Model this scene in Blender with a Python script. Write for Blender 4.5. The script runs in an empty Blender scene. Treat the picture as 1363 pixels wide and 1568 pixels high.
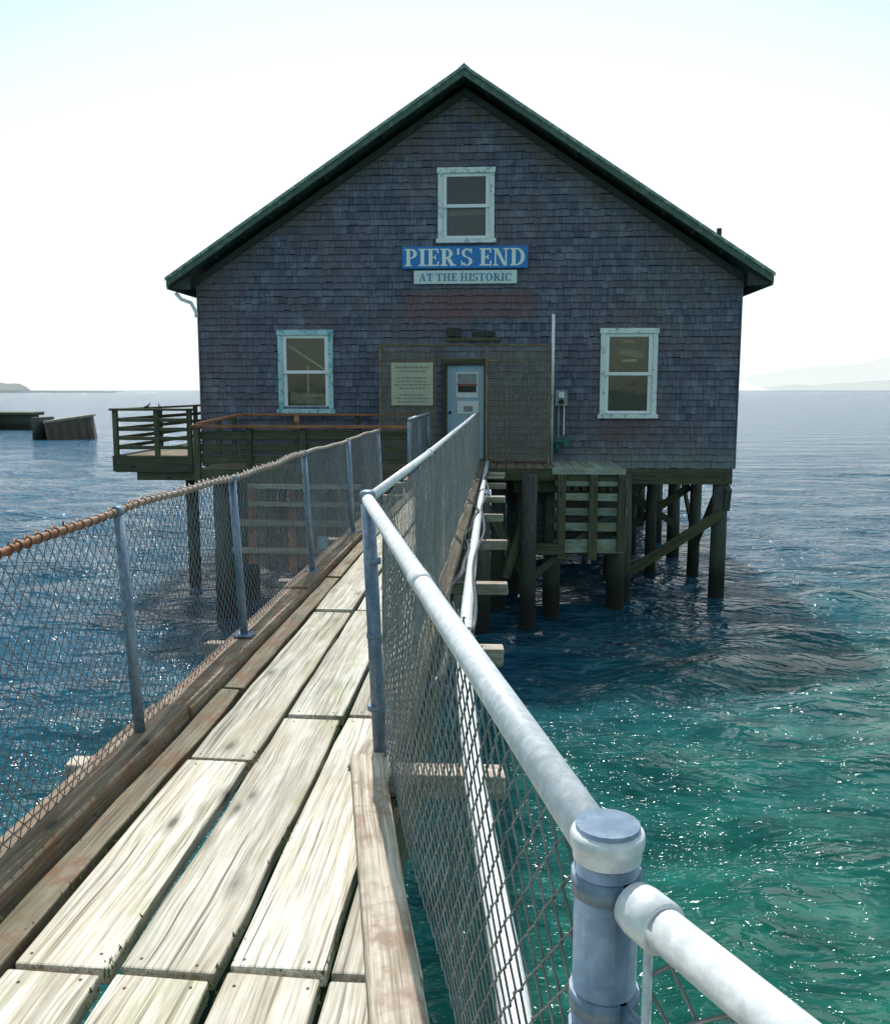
import bpy, math, random
import numpy as np
from mathutils import Vector, Matrix
random.seed(7); rng=np.random.default_rng(5)
R=random.uniform
WATER=-3.13
scene=bpy.context.scene
scene.view_settings.view_transform='Standard'
scene.view_settings.look='None'
scene.view_settings.exposure=0

# ------------------------------------------------------------ materials
def newmat(name):
    m=bpy.data.materials.new(name); m.use_nodes=True
    nt=m.node_tree; b=nt.nodes['Principled BSDF']
    return m,nt,b
def N(nt,t,**k):
    n=nt.nodes.new(t)
    for a,v in k.items(): setattr(n,a,v)
    return n
def ramp(nt,fac,stops):
    r=N(nt,'ShaderNodeValToRGB'); e=r.color_ramp.elements
    while len(e)<len(stops): e.new(0.5)
    for i,(p,c) in enumerate(stops):
        e[i].position=p; e[i].color=(c[0],c[1],c[2],1)
    nt.links.new(fac,r.inputs[0]); return r.outputs[0]
def mix(nt,fac,a,b,mode='MIX'):
    m=N(nt,'ShaderNodeMix',data_type='RGBA',blend_type=mode)
    if isinstance(fac,(int,float)): m.inputs[0].default_value=fac
    else: nt.links.new(fac,m.inputs[0])
    for i,v in ((6,a),(7,b)):
        if isinstance(v,(tuple,list)): m.inputs[i].default_value=(v[0],v[1],v[2],1)
        else: nt.links.new(v,m.inputs[i])
    return m.outputs[2]
def noise(nt,vec,scale,detail=4,rough=.6,mapscale=None,dist=0):
    if mapscale:
        mp=N(nt,'ShaderNodeMapping'); mp.inputs['Scale'].default_value=mapscale
        nt.links.new(vec,mp.inputs['Vector']); vec=mp.outputs[0]
    n=N(nt,'ShaderNodeTexNoise'); n.inputs['Scale'].default_value=scale
    n.inputs['Detail'].default_value=detail; n.inputs['Roughness'].default_value=rough
    n.inputs['Distortion'].default_value=dist
    nt.links.new(vec,n.inputs['Vector']); return n.outputs['Fac']
def bump(nt,b,h,strength=.5,dist=.01):
    bn=N(nt,'ShaderNodeBump'); bn.inputs['Strength'].default_value=strength
    bn.inputs['Distance'].default_value=dist
    nt.links.new(h,bn.inputs['Height']); nt.links.new(bn.outputs[0],b.inputs['Normal'])
def attr(nt,name,out='Vector'):
    a=N(nt,'ShaderNodeAttribute',attribute_name=name); return a.outputs[out]
def math_(nt,op,a,b=None):
    m=N(nt,'ShaderNodeMath',operation=op)
    for i,v in enumerate((a,b)):
        if v is None: continue
        if isinstance(v,(int,float)): m.inputs[i].default_value=v
        else: nt.links.new(v,m.inputs[i])
    return m.outputs[0]

def wood(name,dark,mid,light,moss=None,mossamt=.5,stain=None,knots=True,rough=.8,bs=.6,fine=False,wet=False):
    m,nt,b=newmat(name); gc=attr(nt,'gc'); rnd=attr(nt,'rnd','Fac')
    warp=noise(nt,gc,1,2,.5,(1.3,4,4))
    gv=N(nt,'ShaderNodeVectorMath',operation='ADD'); cv=N(nt,'ShaderNodeCombineXYZ')
    nt.links.new(math_(nt,'MULTIPLY',warp,.06),cv.inputs[1]); nt.links.new(gc,gv.inputs[0]); nt.links.new(cv.outputs[0],gv.inputs[1]); gw=gv.outputs[0]
    g1=noise(nt,gw,1,4,.7,(1.0,50,50),.25)
    g2=noise(nt,gw,1,2,.6,(4,190,190)) if fine else noise(nt,gw,1,2,.6,(4,120,120))
    g=math_(nt,'ADD',math_(nt,'MULTIPLY',g1,.6),math_(nt,'MULTIPLY',g2,.4))
    col=ramp(nt,g,[(.36,dark),(.46,mid),(.60,light)])
    tint=ramp(nt,rnd,[(0,(.66,.66,.65)),(.5,(.90,.89,.87)),(1,(1.12,1.11,1.09))])
    col=mix(nt,1,col,tint,'MULTIPLY')
    blot=noise(nt,gc,1.7,4,.65,(1,2.6,2.6))
    col=mix(nt,ramp(nt,blot,[(.50,(.0,)*3),(.72,(.6,)*3)]),col,light)
    if fine:
        chk=noise(nt,gw,1,3,.6,(.8,70,70),.2)
        col=mix(nt,ramp(nt,chk,[(.33,(.9,)*3),(.39,(0,)*3)]),col,tuple(q*.3 for q in dark))
        brn=noise(nt,gc,1,4,.7,(.7,3,3))
        col=mix(nt,ramp(nt,brn,[(.42,(0,)*3),(.62,(.5,)*3)]),col,(.29,.225,.145))
        gr=noise(nt,gc,1,5,.75,(1.1,5,5))
        col=mix(nt,ramp(nt,gr,[(.50,(0,)*3),(.68,(.55,)*3)]),col,(.20,.19,.165))
    if knots:
        v=N(nt,'ShaderNodeTexVoronoi'); mp=N(nt,'ShaderNodeMapping'); mp.inputs['Scale'].default_value=(2.0,5.5,5.5)
        nt.links.new(gc,mp.inputs[0]); nt.links.new(mp.outputs[0],v.inputs['Vector'])
        v.inputs['Scale'].default_value=1
        k=ramp(nt,v.outputs['Distance'],[(.05,(.95,)*3),(.09,(.5,)*3),(.22,(0,)*3)])
        col=mix(nt,k,col,tuple(c*.6 for c in dark))
    if moss:
        ms=noise(nt,gc,2.3,4,.7,(.8,2,2))
        col=mix(nt,ramp(nt,ms,[(.62-mossamt*.25,(0,)*3),(.8-mossamt*.1,(.85,)*3)]),col,moss)
    if stain:
        ms=noise(nt,gc,3.1,4,.75,(1.5,1.5,1.5))
        col=mix(nt,ramp(nt,ms,[(.5,(0,)*3),(.65,(.85,)*3)]),col,stain)
    if wet:
        tc=N(nt,'ShaderNodeTexCoord').outputs['Object']; s=N(nt,'ShaderNodeSeparateXYZ'); nt.links.new(tc,s.inputs[0])
        zz=math_(nt,'ADD',s.outputs['Z'],math_(nt,'MULTIPLY',noise(nt,tc,4,3,.6),.5))
        mr=N(nt,'ShaderNodeMapRange'); mr.inputs[1].default_value=-1.8; mr.inputs[2].default_value=-1.3; mr.inputs[3].default_value=.6; mr.inputs[4].default_value=0
        nt.links.new(zz,mr.inputs[0]); col=mix(nt,mr.outputs[0],col,(.035,.05,.022))
        mr=N(nt,'ShaderNodeMapRange'); mr.inputs[1].default_value=-2.35; mr.inputs[2].default_value=-1.9; mr.inputs[3].default_value=.9; mr.inputs[4].default_value=0
        nt.links.new(zz,mr.inputs[0]); col=mix(nt,mr.outputs[0],col,(.010,.011,.010))
    nt.links.new(col,b.inputs['Base Color']); b.inputs['Roughness'].default_value=rough
    b.inputs['Specular IOR Level'].default_value=.4
    bump(nt,b,g,bs,.006)
    return m
def metal(name,c1,c2,metallic=.3,rough=.5,rust=0,sc=14,yfade=None):
    m,nt,b=newmat(name); tc=N(nt,'ShaderNodeTexCoord').outputs['Object']
    n=noise(nt,tc,sc,4,.7,(1,1,.5)); col=ramp(nt,n,[(.35,c1),(.65,c2)])
    n3=noise(nt,tc,60,2,.6); col=mix(nt,.25,col,ramp(nt,n3,[(.4,(.25,)*3),(.6,(.9,)*3)]),'MULTIPLY')
    if rust:
        n2=noise(nt,tc,9,4,.75)
        f=ramp(nt,n2,[(.62-rust*.3,(0,)*3),(.72-rust*.25,(1,)*3)])
        if yfade:
            s=N(nt,'ShaderNodeSeparateXYZ'); nt.links.new(tc,s.inputs[0])
            mr=N(nt,'ShaderNodeMapRange'); mr.inputs[1].default_value=yfade[0]; mr.inputs[2].default_value=yfade[1]
            mr.inputs[3].default_value=1; mr.inputs[4].default_value=yfade[2]
            nt.links.new(s.outputs['Y'],mr.inputs[0]); f=math_(nt,'MULTIPLY',f,mr.outputs[0])
        col=mix(nt,f,col,ramp(nt,n3,[(.3,(.10,.035,.015)),(.7,(.30,.12,.05))]))
    nt.links.new(col,b.inputs['Base Color']); b.inputs['Metallic'].default_value=metallic
    b.inputs['Roughness'].default_value=rough
    bump(nt,b,n3,.12,.003)
    return m
M={}
M['plank']=wood('bleached_plank',(.12,.10,.07),(.42,.38,.30),(.74,.71,.64),moss=(.25,.26,.11),mossamt=.28,rough=.55,fine=True)
M['curb']=wood('weathered_curb',(.12,.085,.06),(.34,.275,.22),(.56,.50,.43),moss=(.16,.15,.06),mossamt=.3,stain=(.25,.165,.12))
M['curbL']=wood('rust_stained_curb',(.07,.045,.03),(.21,.145,.10),(.37,.29,.22),moss=(.12,.10,.04),mossamt=.4,stain=(.20,.095,.05))
M['stainboard']=wood('stained_board',(.05,.04,.025),(.14,.115,.08),(.27,.225,.165),moss=(.09,.09,.035),mossamt=.6,stain=(.14,.07,.035))
M['darkwood']=wood('olive_timber',(.022,.022,.013),(.062,.060,.036),(.13,.12,.08),moss=(.075,.10,.03),mossamt=.6)
M['rustwood']=wood('red_brown_timber',(.12,.04,.02),(.30,.11,.06),(.45,.22,.13),knots=False)
M['hullwood']=wood('brown_hull_timber',(.05,.03,.026),(.12,.075,.065),(.20,.135,.12),knots=False)
M['pile']=wood('creosote_pile',(.018,.021,.020),(.058,.064,.060),(.13,.135,.125),moss=(.05,.07,.03),mossamt=.5,knots=False,bs=1,wet=True)
M['bluewood']=wood('faded_blue_timber',(.08,.10,.09),(.24,.29,.27),(.42,.48,.46),moss=(.17,.18,.04),mossamt=.9)
M['galv']=metal('galvanised_pipe',(.62,.64,.67),(.80,.81,.83),.1,.35,rust=.0)
M['post']=metal('weathered_steel_post',(.11,.17,.25),(.25,.32,.41),.3,.5,rust=.0)
M['wire']=metal('chain_link_wire',(.17,.18,.19),(.36,.37,.38),.4,.38)
M['wireL']=metal('old_chain_link_wire',(.12,.15,.19),(.24,.27,.31),.4,.45,rust=.6,yfade=(1.2,4.5,.25))
M['railL']=metal('rusty_top_rail',(.35,.33,.30),(.52,.50,.46),.2,.6,rust=1.4,yfade=(2.8,4.6,.35))
M['rust']=metal('rust',(.07,.04,.03),(.16,.09,.06),.1,.8)
M['pvc']=metal('white_pipe',(.70,.72,.74),(.84,.85,.86),0,.35)
M['hose']=metal('black_hose',(.03,.035,.04),(.07,.08,.1),0,.5)
M['teal']=metal('green_fitting',(.01,.09,.08),(.02,.16,.13),0,.5)
M['grey']=metal('grey_box',(.22,.24,.25),(.38,.40,.42),.1,.5)
M['bronze']=metal('bronze_mesh_wire',(.16,.14,.10),(.30,.27,.20),.2,.6)
M['bird']=metal('dark_feathers',(.01,.01,.012),(.04,.04,.045),0,.7)
M['moss']=metal('moss_tuft',(.06,.10,.02),(.16,.20,.05),0,.9)

def shingle():
    m,nt,b=newmat('blue_grey_shingles'); rnd=attr(nt,'rnd','Fac')
    tc=N(nt,'ShaderNodeTexCoord').outputs['Object']
    s=N(nt,'ShaderNodeSeparateXYZ'); nt.links.new(tc,s.inputs[0])
    col=ramp(nt,rnd,[(0,(.074,.087,.124)),(.35,(.108,.124,.174)),(.7,(.138,.156,.210)),(1,(.185,.20,.255))])
    st=noise(nt,tc,1,5,.75,(24,1,1.6))
    col=mix(nt,.75,col,ramp(nt,st,[(.3,(.35,.35,.37)),(.7,(1.4,1.4,1.4))]),'MULTIPLY')
    big=noise(nt,tc,.55,5,.65)
    col=mix(nt,ramp(nt,big,[(.44,(0,)*3),(.62,(.7,)*3)]),col,(.155,.118,.135))
    pale=noise(nt,tc,1,4,.75,(1.5,1,2.2))
    col=mix(nt,ramp(nt,pale,[(.52,(0,)*3),(.70,(.65,)*3)]),col,(.225,.255,.30))
    ax=math_(nt,'ABSOLUTE',math_(nt,'ADD',s.outputs['X'],.87))
    d=math_(nt,'SUBTRACT',math_(nt,'SUBTRACT',7.7,math_(nt,'MULTIPLY',ax,.655)),s.outputs['Z'])
    d=math_(nt,'ADD',d,math_(nt,'MULTIPLY',noise(nt,tc,1.6,4,.7),2.0))
    col=mix(nt,ramp(nt,math_(nt,'MULTIPLY',d,.4),[(.42,(.75,)*3),(.66,(0,)*3)]),col,(.14,.105,.085))
    def band(v,a,bb,sft):
        x=N(nt,'ShaderNodeMapRange'); x.inputs[1].default_value=a-sft; x.inputs[2].default_value=a+sft; nt.links.new(v,x.inputs[0])
        y=N(nt,'ShaderNodeMapRange'); y.inputs[1].default_value=bb-sft; y.inputs[2].default_value=bb+sft; y.inputs[3].default_value=1; y.inputs[4].default_value=0; nt.links.new(v,y.inputs[0])
        return math_(nt,'MULTIPLY',x.outputs[0],y.outputs[0])
    nn=noise(nt,tc,3,4,.7)
    bd=math_(nt,'MULTIPLY',band(s.outputs['X'],-2.2,.65,.05),band(s.outputs['Z'],3.0,3.58,.05))
    bd=math_(nt,'MULTIPLY',bd,ramp(nt,nn,[(.3,(.25,)*3),(.6,(.85,)*3)]))
    col=mix(nt,bd,col,(.175,.092,.10))
    bd=math_(nt,'MULTIPLY',band(s.outputs['X'],2.0,3.3,.2),band(s.outputs['Z'],.1,.75,.2))
    bd=math_(nt,'MULTIPLY',bd,ramp(nt,nn,[(.3,(.0,)*3),(.6,(.7,)*3)]))
    col=mix(nt,bd,col,(.16,.085,.075))
    li=noise(nt,tc,6,4,.8); msk=math_(nt,'MULTIPLY',band(s.outputs['X'],2.7,4.4,.5),band(s.outputs['Z'],2.6,4.6,.5))
    col=mix(nt,math_(nt,'MULTIPLY',msk,ramp(nt,li,[(.52,(0,)*3),(.7,(.7,)*3)])),col,(.20,.20,.09))
    lo=N(nt,'ShaderNodeMapRange'); lo.inputs[1].default_value=-.25; lo.inputs[2].default_value=.45; lo.inputs[3].default_value=.9; lo.inputs[4].default_value=0
    nt.links.new(s.outputs['Z'],lo.inputs[0])
    col=mix(nt,math_(nt,'MULTIPLY',lo.outputs[0],li),col,(.22,.26,.21))
    nt.links.new(col,b.inputs['Base Color']); b.inputs['Roughness'].default_value=.85
    b.inputs['Specular IOR Level'].default_value=.2
    bump(nt,b,st,.5,.006); return m
M['shingle']=shingle()
def paint(name,base,under,amt=.5,rough=.6):
    m,nt,b=newmat(name); tc=N(nt,'ShaderNodeTexCoord').outputs['Object']
    n=noise(nt,tc,7,5,.8); n2=noise(nt,tc,3,4,.7)
    col=mix(nt,ramp(nt,n,[(.66-amt*.3,(0,)*3),(.70-amt*.2,(1,)*3)]),base,under)
    col=mix(nt,.4,col,ramp(nt,n2,[(.3,(.6,.62,.62)),(.7,(1,1,1))]),'MULTIPLY')
    nt.links.new(col,b.inputs['Base Color']); b.inputs['Roughness'].default_value=rough
    bump(nt,b,n,.3,.004); return m
M['whitetrim']=paint('peeling_white_paint',(.76,.79,.80),(.30,.40,.44),.42)
M['bluetrim']=paint('peeling_turquoise_paint',(.45,.68,.72),(.12,.36,.42),.55)
M['sash']=paint('white_sash_paint',(.84,.86,.87),(.6,.66,.68),.15)
M['roofedge']=paint('green_fascia',(.07,.115,.085),(.13,.20,.15),.5,.7)
M['roofedge2']=paint('lit_top_edge',(.12,.21,.18),(.36,.47,.44),.55,.3)  # paler teal paints in the light caught along the top roof edge
M['soffit']=paint('dark_soffit',(.03,.038,.03),(.06,.075,.06),.4,.8)
M['butt_shade']=paint('shingle_butt_shade',(.016,.018,.022),(.03,.03,.03),.4,.9)  # near-black colour paints the shadow line under each shingle course; also wall backing
M['door']=paint('pale_door',(.40,.55,.70),(.32,.45,.58),.2)
M['signblue']=paint('sign_blue',(.01,.19,.56),(.03,.27,.62),.3,.5)
M['signwhite']=paint('sign_white',(.66,.74,.74),(.52,.62,.64),.3,.6)
M['ltrwhite']=paint('letter_white',(.85,.86,.80),(.7,.75,.72),.1,.6)
M['ltrblue']=paint('letter_faded_blue',(.08,.25,.42),(.22,.38,.5),.4,.6)
M['notice']=paint('notice_cream',(.45,.45,.34),(.35,.36,.28),.4,.7)
M['noticetxt']=paint('notice_print',(.22,.22,.18),(.3,.3,.25),.3,.7)
M['black']=paint('black_paint',(.015,.016,.018),(.03,.03,.03),.3,.7)
M['redpaint']=paint('red_print',(.35,.10,.06),(.3,.13,.1),.3,.6)
M['roof']=paint('roof_shingle',(.10,.12,.11),(.07,.09,.08),.5,.9)
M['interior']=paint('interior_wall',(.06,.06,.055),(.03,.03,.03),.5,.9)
M['cloth']=paint('interior_board',(.38,.30,.2),(.3,.2,.13),.5,.9)
def screenm():
    m,nt,b=newmat('bronze_insect_mesh')
    tc=N(nt,'ShaderNodeTexCoord').outputs['Object']
    n=noise(nt,tc,3,4,.7)
    nt.links.new(ramp(nt,n,[(.3,(.19,.175,.135)),(.7,(.33,.30,.24))]),b.inputs['Base Color'])
    b.inputs['Roughness'].default_value=.8
    t=N(nt,'ShaderNodeBsdfTransparent'); mx=N(nt,'ShaderNodeMixShader')
    nt.links.new(ramp(nt,n,[(.3,(.12,)*3),(.7,(.30,)*3)]),mx.inputs[0])
    nt.links.new(t.outputs[0],mx.inputs[1]); nt.links.new(b.outputs[0],mx.inputs[2])
    nt.links.new(mx.outputs[0],nt.nodes['Material Output'].inputs[0]); return m
M['screen']=screenm()
def glassm():
    m,nt,b=newmat('window_glass')
    g=N(nt,'ShaderNodeBsdfGlossy'); g.inputs['Roughness'].default_value=.02
    tc=N(nt,'ShaderNodeTexCoord').outputs['Object']
    t=N(nt,'ShaderNodeBsdfTransparent'); t.inputs[0].default_value=(.85,.9,.88,1)
    bn=N(nt,'ShaderNodeBump'); bn.inputs['Strength'].default_value=.15; bn.inputs['Distance'].default_value=.01
    nt.links.new(noise(nt,tc,3,2,.5),bn.inputs['Height']); nt.links.new(bn.outputs[0],g.inputs['Normal'])
    mx=N(nt,'ShaderNodeMixShader'); mx.inputs[0].default_value=.07
    nt.links.new(t.outputs[0],mx.inputs[1]); nt.links.new(g.outputs[0],mx.inputs[2])
    nt.links.new(mx.outputs[0],nt.nodes['Material Output'].inputs[0]); return m
M['glass']=glassm()

# ------------------------------------------------------------ mesh builder
class B:
    def __init__(s,name,parent=None,bevel=0,smooth=False):
        s.name=name;s.parent=parent;s.v=[];s.f=[];s.fm=[];s.gc=[];s.r=[];s.mats=[];s.bevel=bevel;s.smooth=smooth
    def mi(s,m):
        if m not in s.mats: s.mats.append(m)
        return s.mats.index(m)
    def box(s,c,ax,h,m,rnd=None,jit=0):
        c=Vector(c); ax=[Vector(a) for a in ax]; o=len(s.v)
        rnd=random.random() if rnd is None else rnd
        order=sorted(range(3),key=lambda i:-h[i]); off=Vector((R(0,60),R(0,60),R(0,60)))
        for sx in(-1,1):
            for sy in(-1,1):
                for sz in(-1,1):
                    l=(sx*h[0],sy*h[1],sz*h[2])
                    p=c+ax[0]*l[0]+ax[1]*l[1]+ax[2]*l[2]
                    if jit: p+=Vector((R(-jit,jit),R(-jit,jit),R(-jit,jit)))
                    s.v.append(p[:]); s.gc.append((l[order[0]]+off[0],l[order[1]]+off[1],l[order[2]]+off[2])); s.r.append(rnd)
        k=s.mi(m)
        flip = ax[0].cross(ax[1]).dot(ax[2])<0
        for f in((0,1,3,2),(4,6,7,5),(0,4,5,1),(2,3,7,6),(0,2,6,4),(1,5,7,3)):
            f=tuple(o+i for i in f)
            s.f.append(f[::-1] if flip else f); s.fm.append(k)
    def b(s,x0,x1,y0,y1,z0,z1,m,jit=0,rnd=None):
        s.box(((x0+x1)/2,(y0+y1)/2,(z0+z1)/2),((1,0,0),(0,1,0),(0,0,1)),(abs(x1-x0)/2,abs(y1-y0)/2,abs(z1-z0)/2),m,rnd,jit)
    def beam(s,p0,p1,w,h,m,up=(0,0,1)):
        p0=Vector(p0);p1=Vector(p1);d=(p1-p0);L=d.length;d.normalize();u=Vector(up)
        sd=d.cross(u)
        if sd.length<1e-3: sd=Vector((1,0,0))
        sd.normalize(); u=sd.cross(d).normalized()
        s.box((p0+p1)/2,(d,sd,u),(L/2,w/2,h/2),m)
    def tube(s,pts,r,m,n=10,cap=True):
        pts=[Vector(p) for p in pts]; k=s.mi(m); o=len(s.v); rnd=random.random(); L=0
        rs=r if isinstance(r,(list,tuple)) else [r]*len(pts)
        off=R(0,50)
        t0=(pts[1]-pts[0]).normalized(); a=Vector((0,0,1)) if abs(t0.z)<.9 else Vector((1,0,0))
        sd=t0.cross(a).normalized()
        for i,p in enumerate(pts):
            t=(pts[min(i+1,len(pts)-1)]-pts[max(i-1,0)]).normalized()
            sd=(sd-t*sd.dot(t)).normalized(); up=t.cross(sd)
            if i: L+=(p-pts[i-1]).length
            for j in range(n):
                an=2*math.pi*j/n; s.v.append((p+(sd*math.cos(an)+up*math.sin(an))*rs[i])[:])
                s.gc.append((L+off,math.cos(an)*rs[i]+off,math.sin(an)*rs[i])); s.r.append(rnd)
        for i in range(len(pts)-1):
            for j in range(n):
                q=(j+1)%n; s.f.append((o+i*n+j,o+i*n+q,o+(i+1)*n+q,o+(i+1)*n+j)); s.fm.append(k)
        if cap:
            s.f.append(tuple(o+j for j in range(n))[::-1]); s.fm.append(k)
            e=o+(len(pts)-1)*n; s.f.append(tuple(e+j for j in range(n))); s.fm.append(k)
    def prism(s,pts,z0,z1,m):
        o=len(s.v);n=len(pts);k=s.mi(m);rnd=random.random();off=(R(0,60),R(0,60),0)
        for z in(z0,z1):
            for p in pts: s.v.append((p[0],p[1],z)); s.gc.append((p[1]+off[0],p[0]+off[1],z)); s.r.append(rnd)
        s.f.append(tuple(o+i for i in range(n))[::-1]); s.f.append(tuple(o+n+i for i in range(n))); s.fm+=[k,k]
        for i in range(n):
            j=(i+1)%n; s.f.append((o+i,o+j,o+n+j,o+n+i)); s.fm.append(k)
    def prismY(s,pts,y0,y1,m,rnd=None):
        o=len(s.v);n=len(pts);k=s.mi(m);rnd=random.random() if rnd is None else rnd;off=(R(0,60),R(0,60),0)
        for y in(y0,y1):
            for p in pts: s.v.append((p[0],y,p[1])); s.gc.append((p[0]+off[0],p[1]+off[1],y)); s.r.append(rnd)
        s.f.append(tuple(o+i for i in range(n))); s.f.append(tuple(o+n+i for i in range(n))[::-1]); s.fm+=[k,k]
        for i in range(n):
            j=(i+1)%n; s.f.append((o+j,o+i,o+n+i,o+n+j)); s.fm.append(k)
    def quad(s,ps,m,rnd=None):
        o=len(s.v);rnd=random.random() if rnd is None else rnd
        for p in ps: s.v.append(tuple(p)); s.gc.append(tuple(p)); s.r.append(rnd)
        s.f.append(tuple(range(o,o+len(ps)))); s.fm.append(s.mi(m))
    def done(s):
        me=bpy.data.meshes.new(s.name); me.from_pydata(s.v,[],s.f)
        for m in s.mats: me.materials.append(M[m])
        me.polygons.foreach_set('material_index',s.fm)
        a=me.attributes.new('gc','FLOAT_VECTOR','POINT'); a.data.foreach_set('vector',np.array(s.gc,dtype=np.float32).ravel())
        a=me.attributes.new('rnd','FLOAT','POINT'); a.data.foreach_set('value',np.array(s.r,dtype=np.float32))
        if s.smooth: me.polygons.foreach_set('use_smooth',[len(f)==4 for f in s.f])
        me.update()
        ob=bpy.data.objects.new(s.name,me); scene.collection.objects.link(ob)
        if s.parent: ob.parent=s.parent
        if s.bevel:
            bm=ob.modifiers.new('bevel','BEVEL'); bm.width=s.bevel; bm.segments=2; bm.limit_method='ANGLE'
        return ob
def empty(name):
    e=bpy.data.objects.new(name,None); scene.collection.objects.link(e); e.empty_display_size=.2; return e

# ------------------------------------------------------------ walkway
walk=empty('pier_walkway')
p=B('deck_planks',walk,bevel=.007)
nails=[]
def strip(x0,x1,joints,m='plank'):
    for a,b_ in zip(joints[:-1],joints[1:]):
        dz=R(-.010,.008)
        n=max(3,int((b_-a)/.3)); L=[];Rr=[]
        for i in range(n+1):
            y=a+.007+(b_-a-.014)*i/n
            L.append((x0+R(0,.012),y)); Rr.append((x1-R(0,.012),y))
        L[0]=(L[0][0]+.006,L[0][1]+R(0,.014)); Rr[-1]=(Rr[-1][0]-.006,Rr[-1][1]-R(0,.014))
        p.prism(L[:1]+Rr+L[:0:-1],-.05+dz,dz,m)
        for yy in (a+.05,b_-.05):
            for xx in (x0+.05,x1-.05): nails.append((xx+R(-.015,.015),yy+R(-.015,.015),dz))
strip(-1.27,-1.002,[-1.6,.3,2.09,3.43,5.9,8.3,10.8,13.4,16,18.2])
strip(-.988,-.719,[-1.6,.1,2.09,3.92,5.9,8.0,10.9,13.2,15.7,18.2])
strip(-.703,-.437,[-1.6,.2,2.11,3.92])
strip(-.703,-.50,[3.92,6.5,9.1,11.6,14.2,16.4,18.2])
strip(-1.40,-1.283,[-1.6,1.5,4.3,7.0,9.6,12,14.6,18.2],'stainboard')
p.prism([(-.425,2.1),(-.19,2.1),(-.425,3.14)],-.05,.004,'plank')
p.prism([(-.425,-1.6),(-.145,-1.6),(-.145,1.87),(-.19,2.08),(-.425,2.08)],-.05,-.002,'plank')
p.prism([(-.133,-1.6),(.15,-1.6),(.15,.74),(.085,.857),(-.133,1.82)],-.05,.003,'plank')
p.prism([(.16,-1.6),(.45,-1.6),(.45,.2),(.16,.72)],-.05,0,'plank')
p.prism([(.46,-1.6),(.8,-1.6),(.8,-.43),(.46,.18)],-.05,.002,'plank')
p.done()
nb=B('nail_heads',walk)
for x,y,z in nails:
    if y<7: nb.tube([(x,y,z+.0002),(x,y,z+.0015)],.0045,'rust',6)
nb.done()
mo=B('moss',None)
for cx_,cy_,n_,spx,spy in((-.996,2.1,60,.012,.10),(-.71,2.75,45,.01,.07),(-.71,2.1,50,.012,.10),(-.43,2.2,40,.01,.12),(-1.277,2.6,50,.01,.3),(-.996,3.4,30,.01,.08),(-1.41,3.0,60,.02,.9),(-.71,3.9,40,.02,.08)):
    for _ in range(n_):
        x=random.gauss(cx_,spx);y=random.gauss(cy_,spy); h=R(.0,.008);w_=R(.002,.005);a=R(0,6.28);dx=math.cos(a)*w_;dy=math.sin(a)*w_
        mo.quad([(x-dx,y-dy,-.012),(x+dx,y+dy,-.012),(x+dx*.5+R(-.006,.006),y+dy*.5+R(-.006,.006),h)],'moss')
mo.done()
c=B('curbs',walk,bevel=.01)
ys=[-1.6,1.2,3.9,6.4,9,11.4]
for a,b_ in zip(ys[:-1],ys[1:]): c.b(-1.60,-1.42,a+.01,b_-.01,-.05,.04+R(-.01,.01),'curbL',.008)
c.b(-1.60,-1.42,14.4,18.2,-.05,.05,'curbL',.006)
c.beam((-.155,1.50,.04),(-.515,3.30,.04),.125,.10,'curb')
c.beam((-.147,1.47,.045),(.02,.80,.045),.125,.10,'curb')
c.prism([(-.60,3.34),(-.47,3.32),(-.47,3.62),(-.56,3.62)],.0,.02,'curb')
ys=[3.65,6.2,8.8,11.5,14.1,18.2]
for a,b_ in zip(ys[:-1],ys[1:]): c.b(-.49,-.38,a+.01,b_-.01,-.05,.03+R(-.01,.01),'stainboard',.006)
c.done()
c=B('cross_beams',walk,bevel=.01)
for i,y in enumerate([-.6,1.6,3.5,5.27,7.15,9.2,11.2,13.1,15.0,16.8]):
    c.b(-1.82+R(-.03,.03),.02+R(-.04,.03),y-.055,y+.055,-.155,-.056,'curb',.01)
c.done()
c=B('stringers',walk)
for x in(-1.45,-.95,-.45): c.b(x-.06,x+.06,-1.6,18.2,-.5,-.165,'darkwood')
c.done()
c=B('support_piles',walk,smooth=True)
for y in(-1.3,17.2):
    for x in(-1.5,-.4): c.tube([(x,y,-.5),(x+.02,y,-2),(x,y,WATER-2)],[.14,.15,.17],'pile',12)
c.done()
pp=B('white_service_pipe',None,smooth=True)
pts=[(.10,1.2,-.02),(.03,2.1,-.02),(-.10,3.3,-.02),(-.20,4.6,-.02),(-.24,6,-.015),(-.27,8,-.02),(-.30,11,-.03),(-.32,14,-.02),(-.33,17,-.01),(-.33,18.6,-.01)]
pp.tube(pts,.042,'pvc',14)
pp.tube([(-.30,11.0,-.03),(-.30,11.15,-.03)],.05,'pvc',14); pp.tube([(-.223,5.4,-.017),(-.226,5.5,-.017)],.05,'pvc',14)
pp.done()
pp=B('black_hose',None,smooth=True)
pts=[(-.35+.035*math.sin(t*2.2)+.02*math.sin(t*5),4.3+t,.0+.015*math.sin(t*3.1)) for t in np.arange(0,14,.25)]
pp.tube(pts,.018,'hose',8)
pts=[(-.20+.03*math.sin(t*1.7+1)-.006*t,5.3+t,.03+.012*math.sin(t*2.6)) for t in np.arange(0,12.6,.25)]
pp.tube(pts,.013,'hose',8); pp.done()

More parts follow.
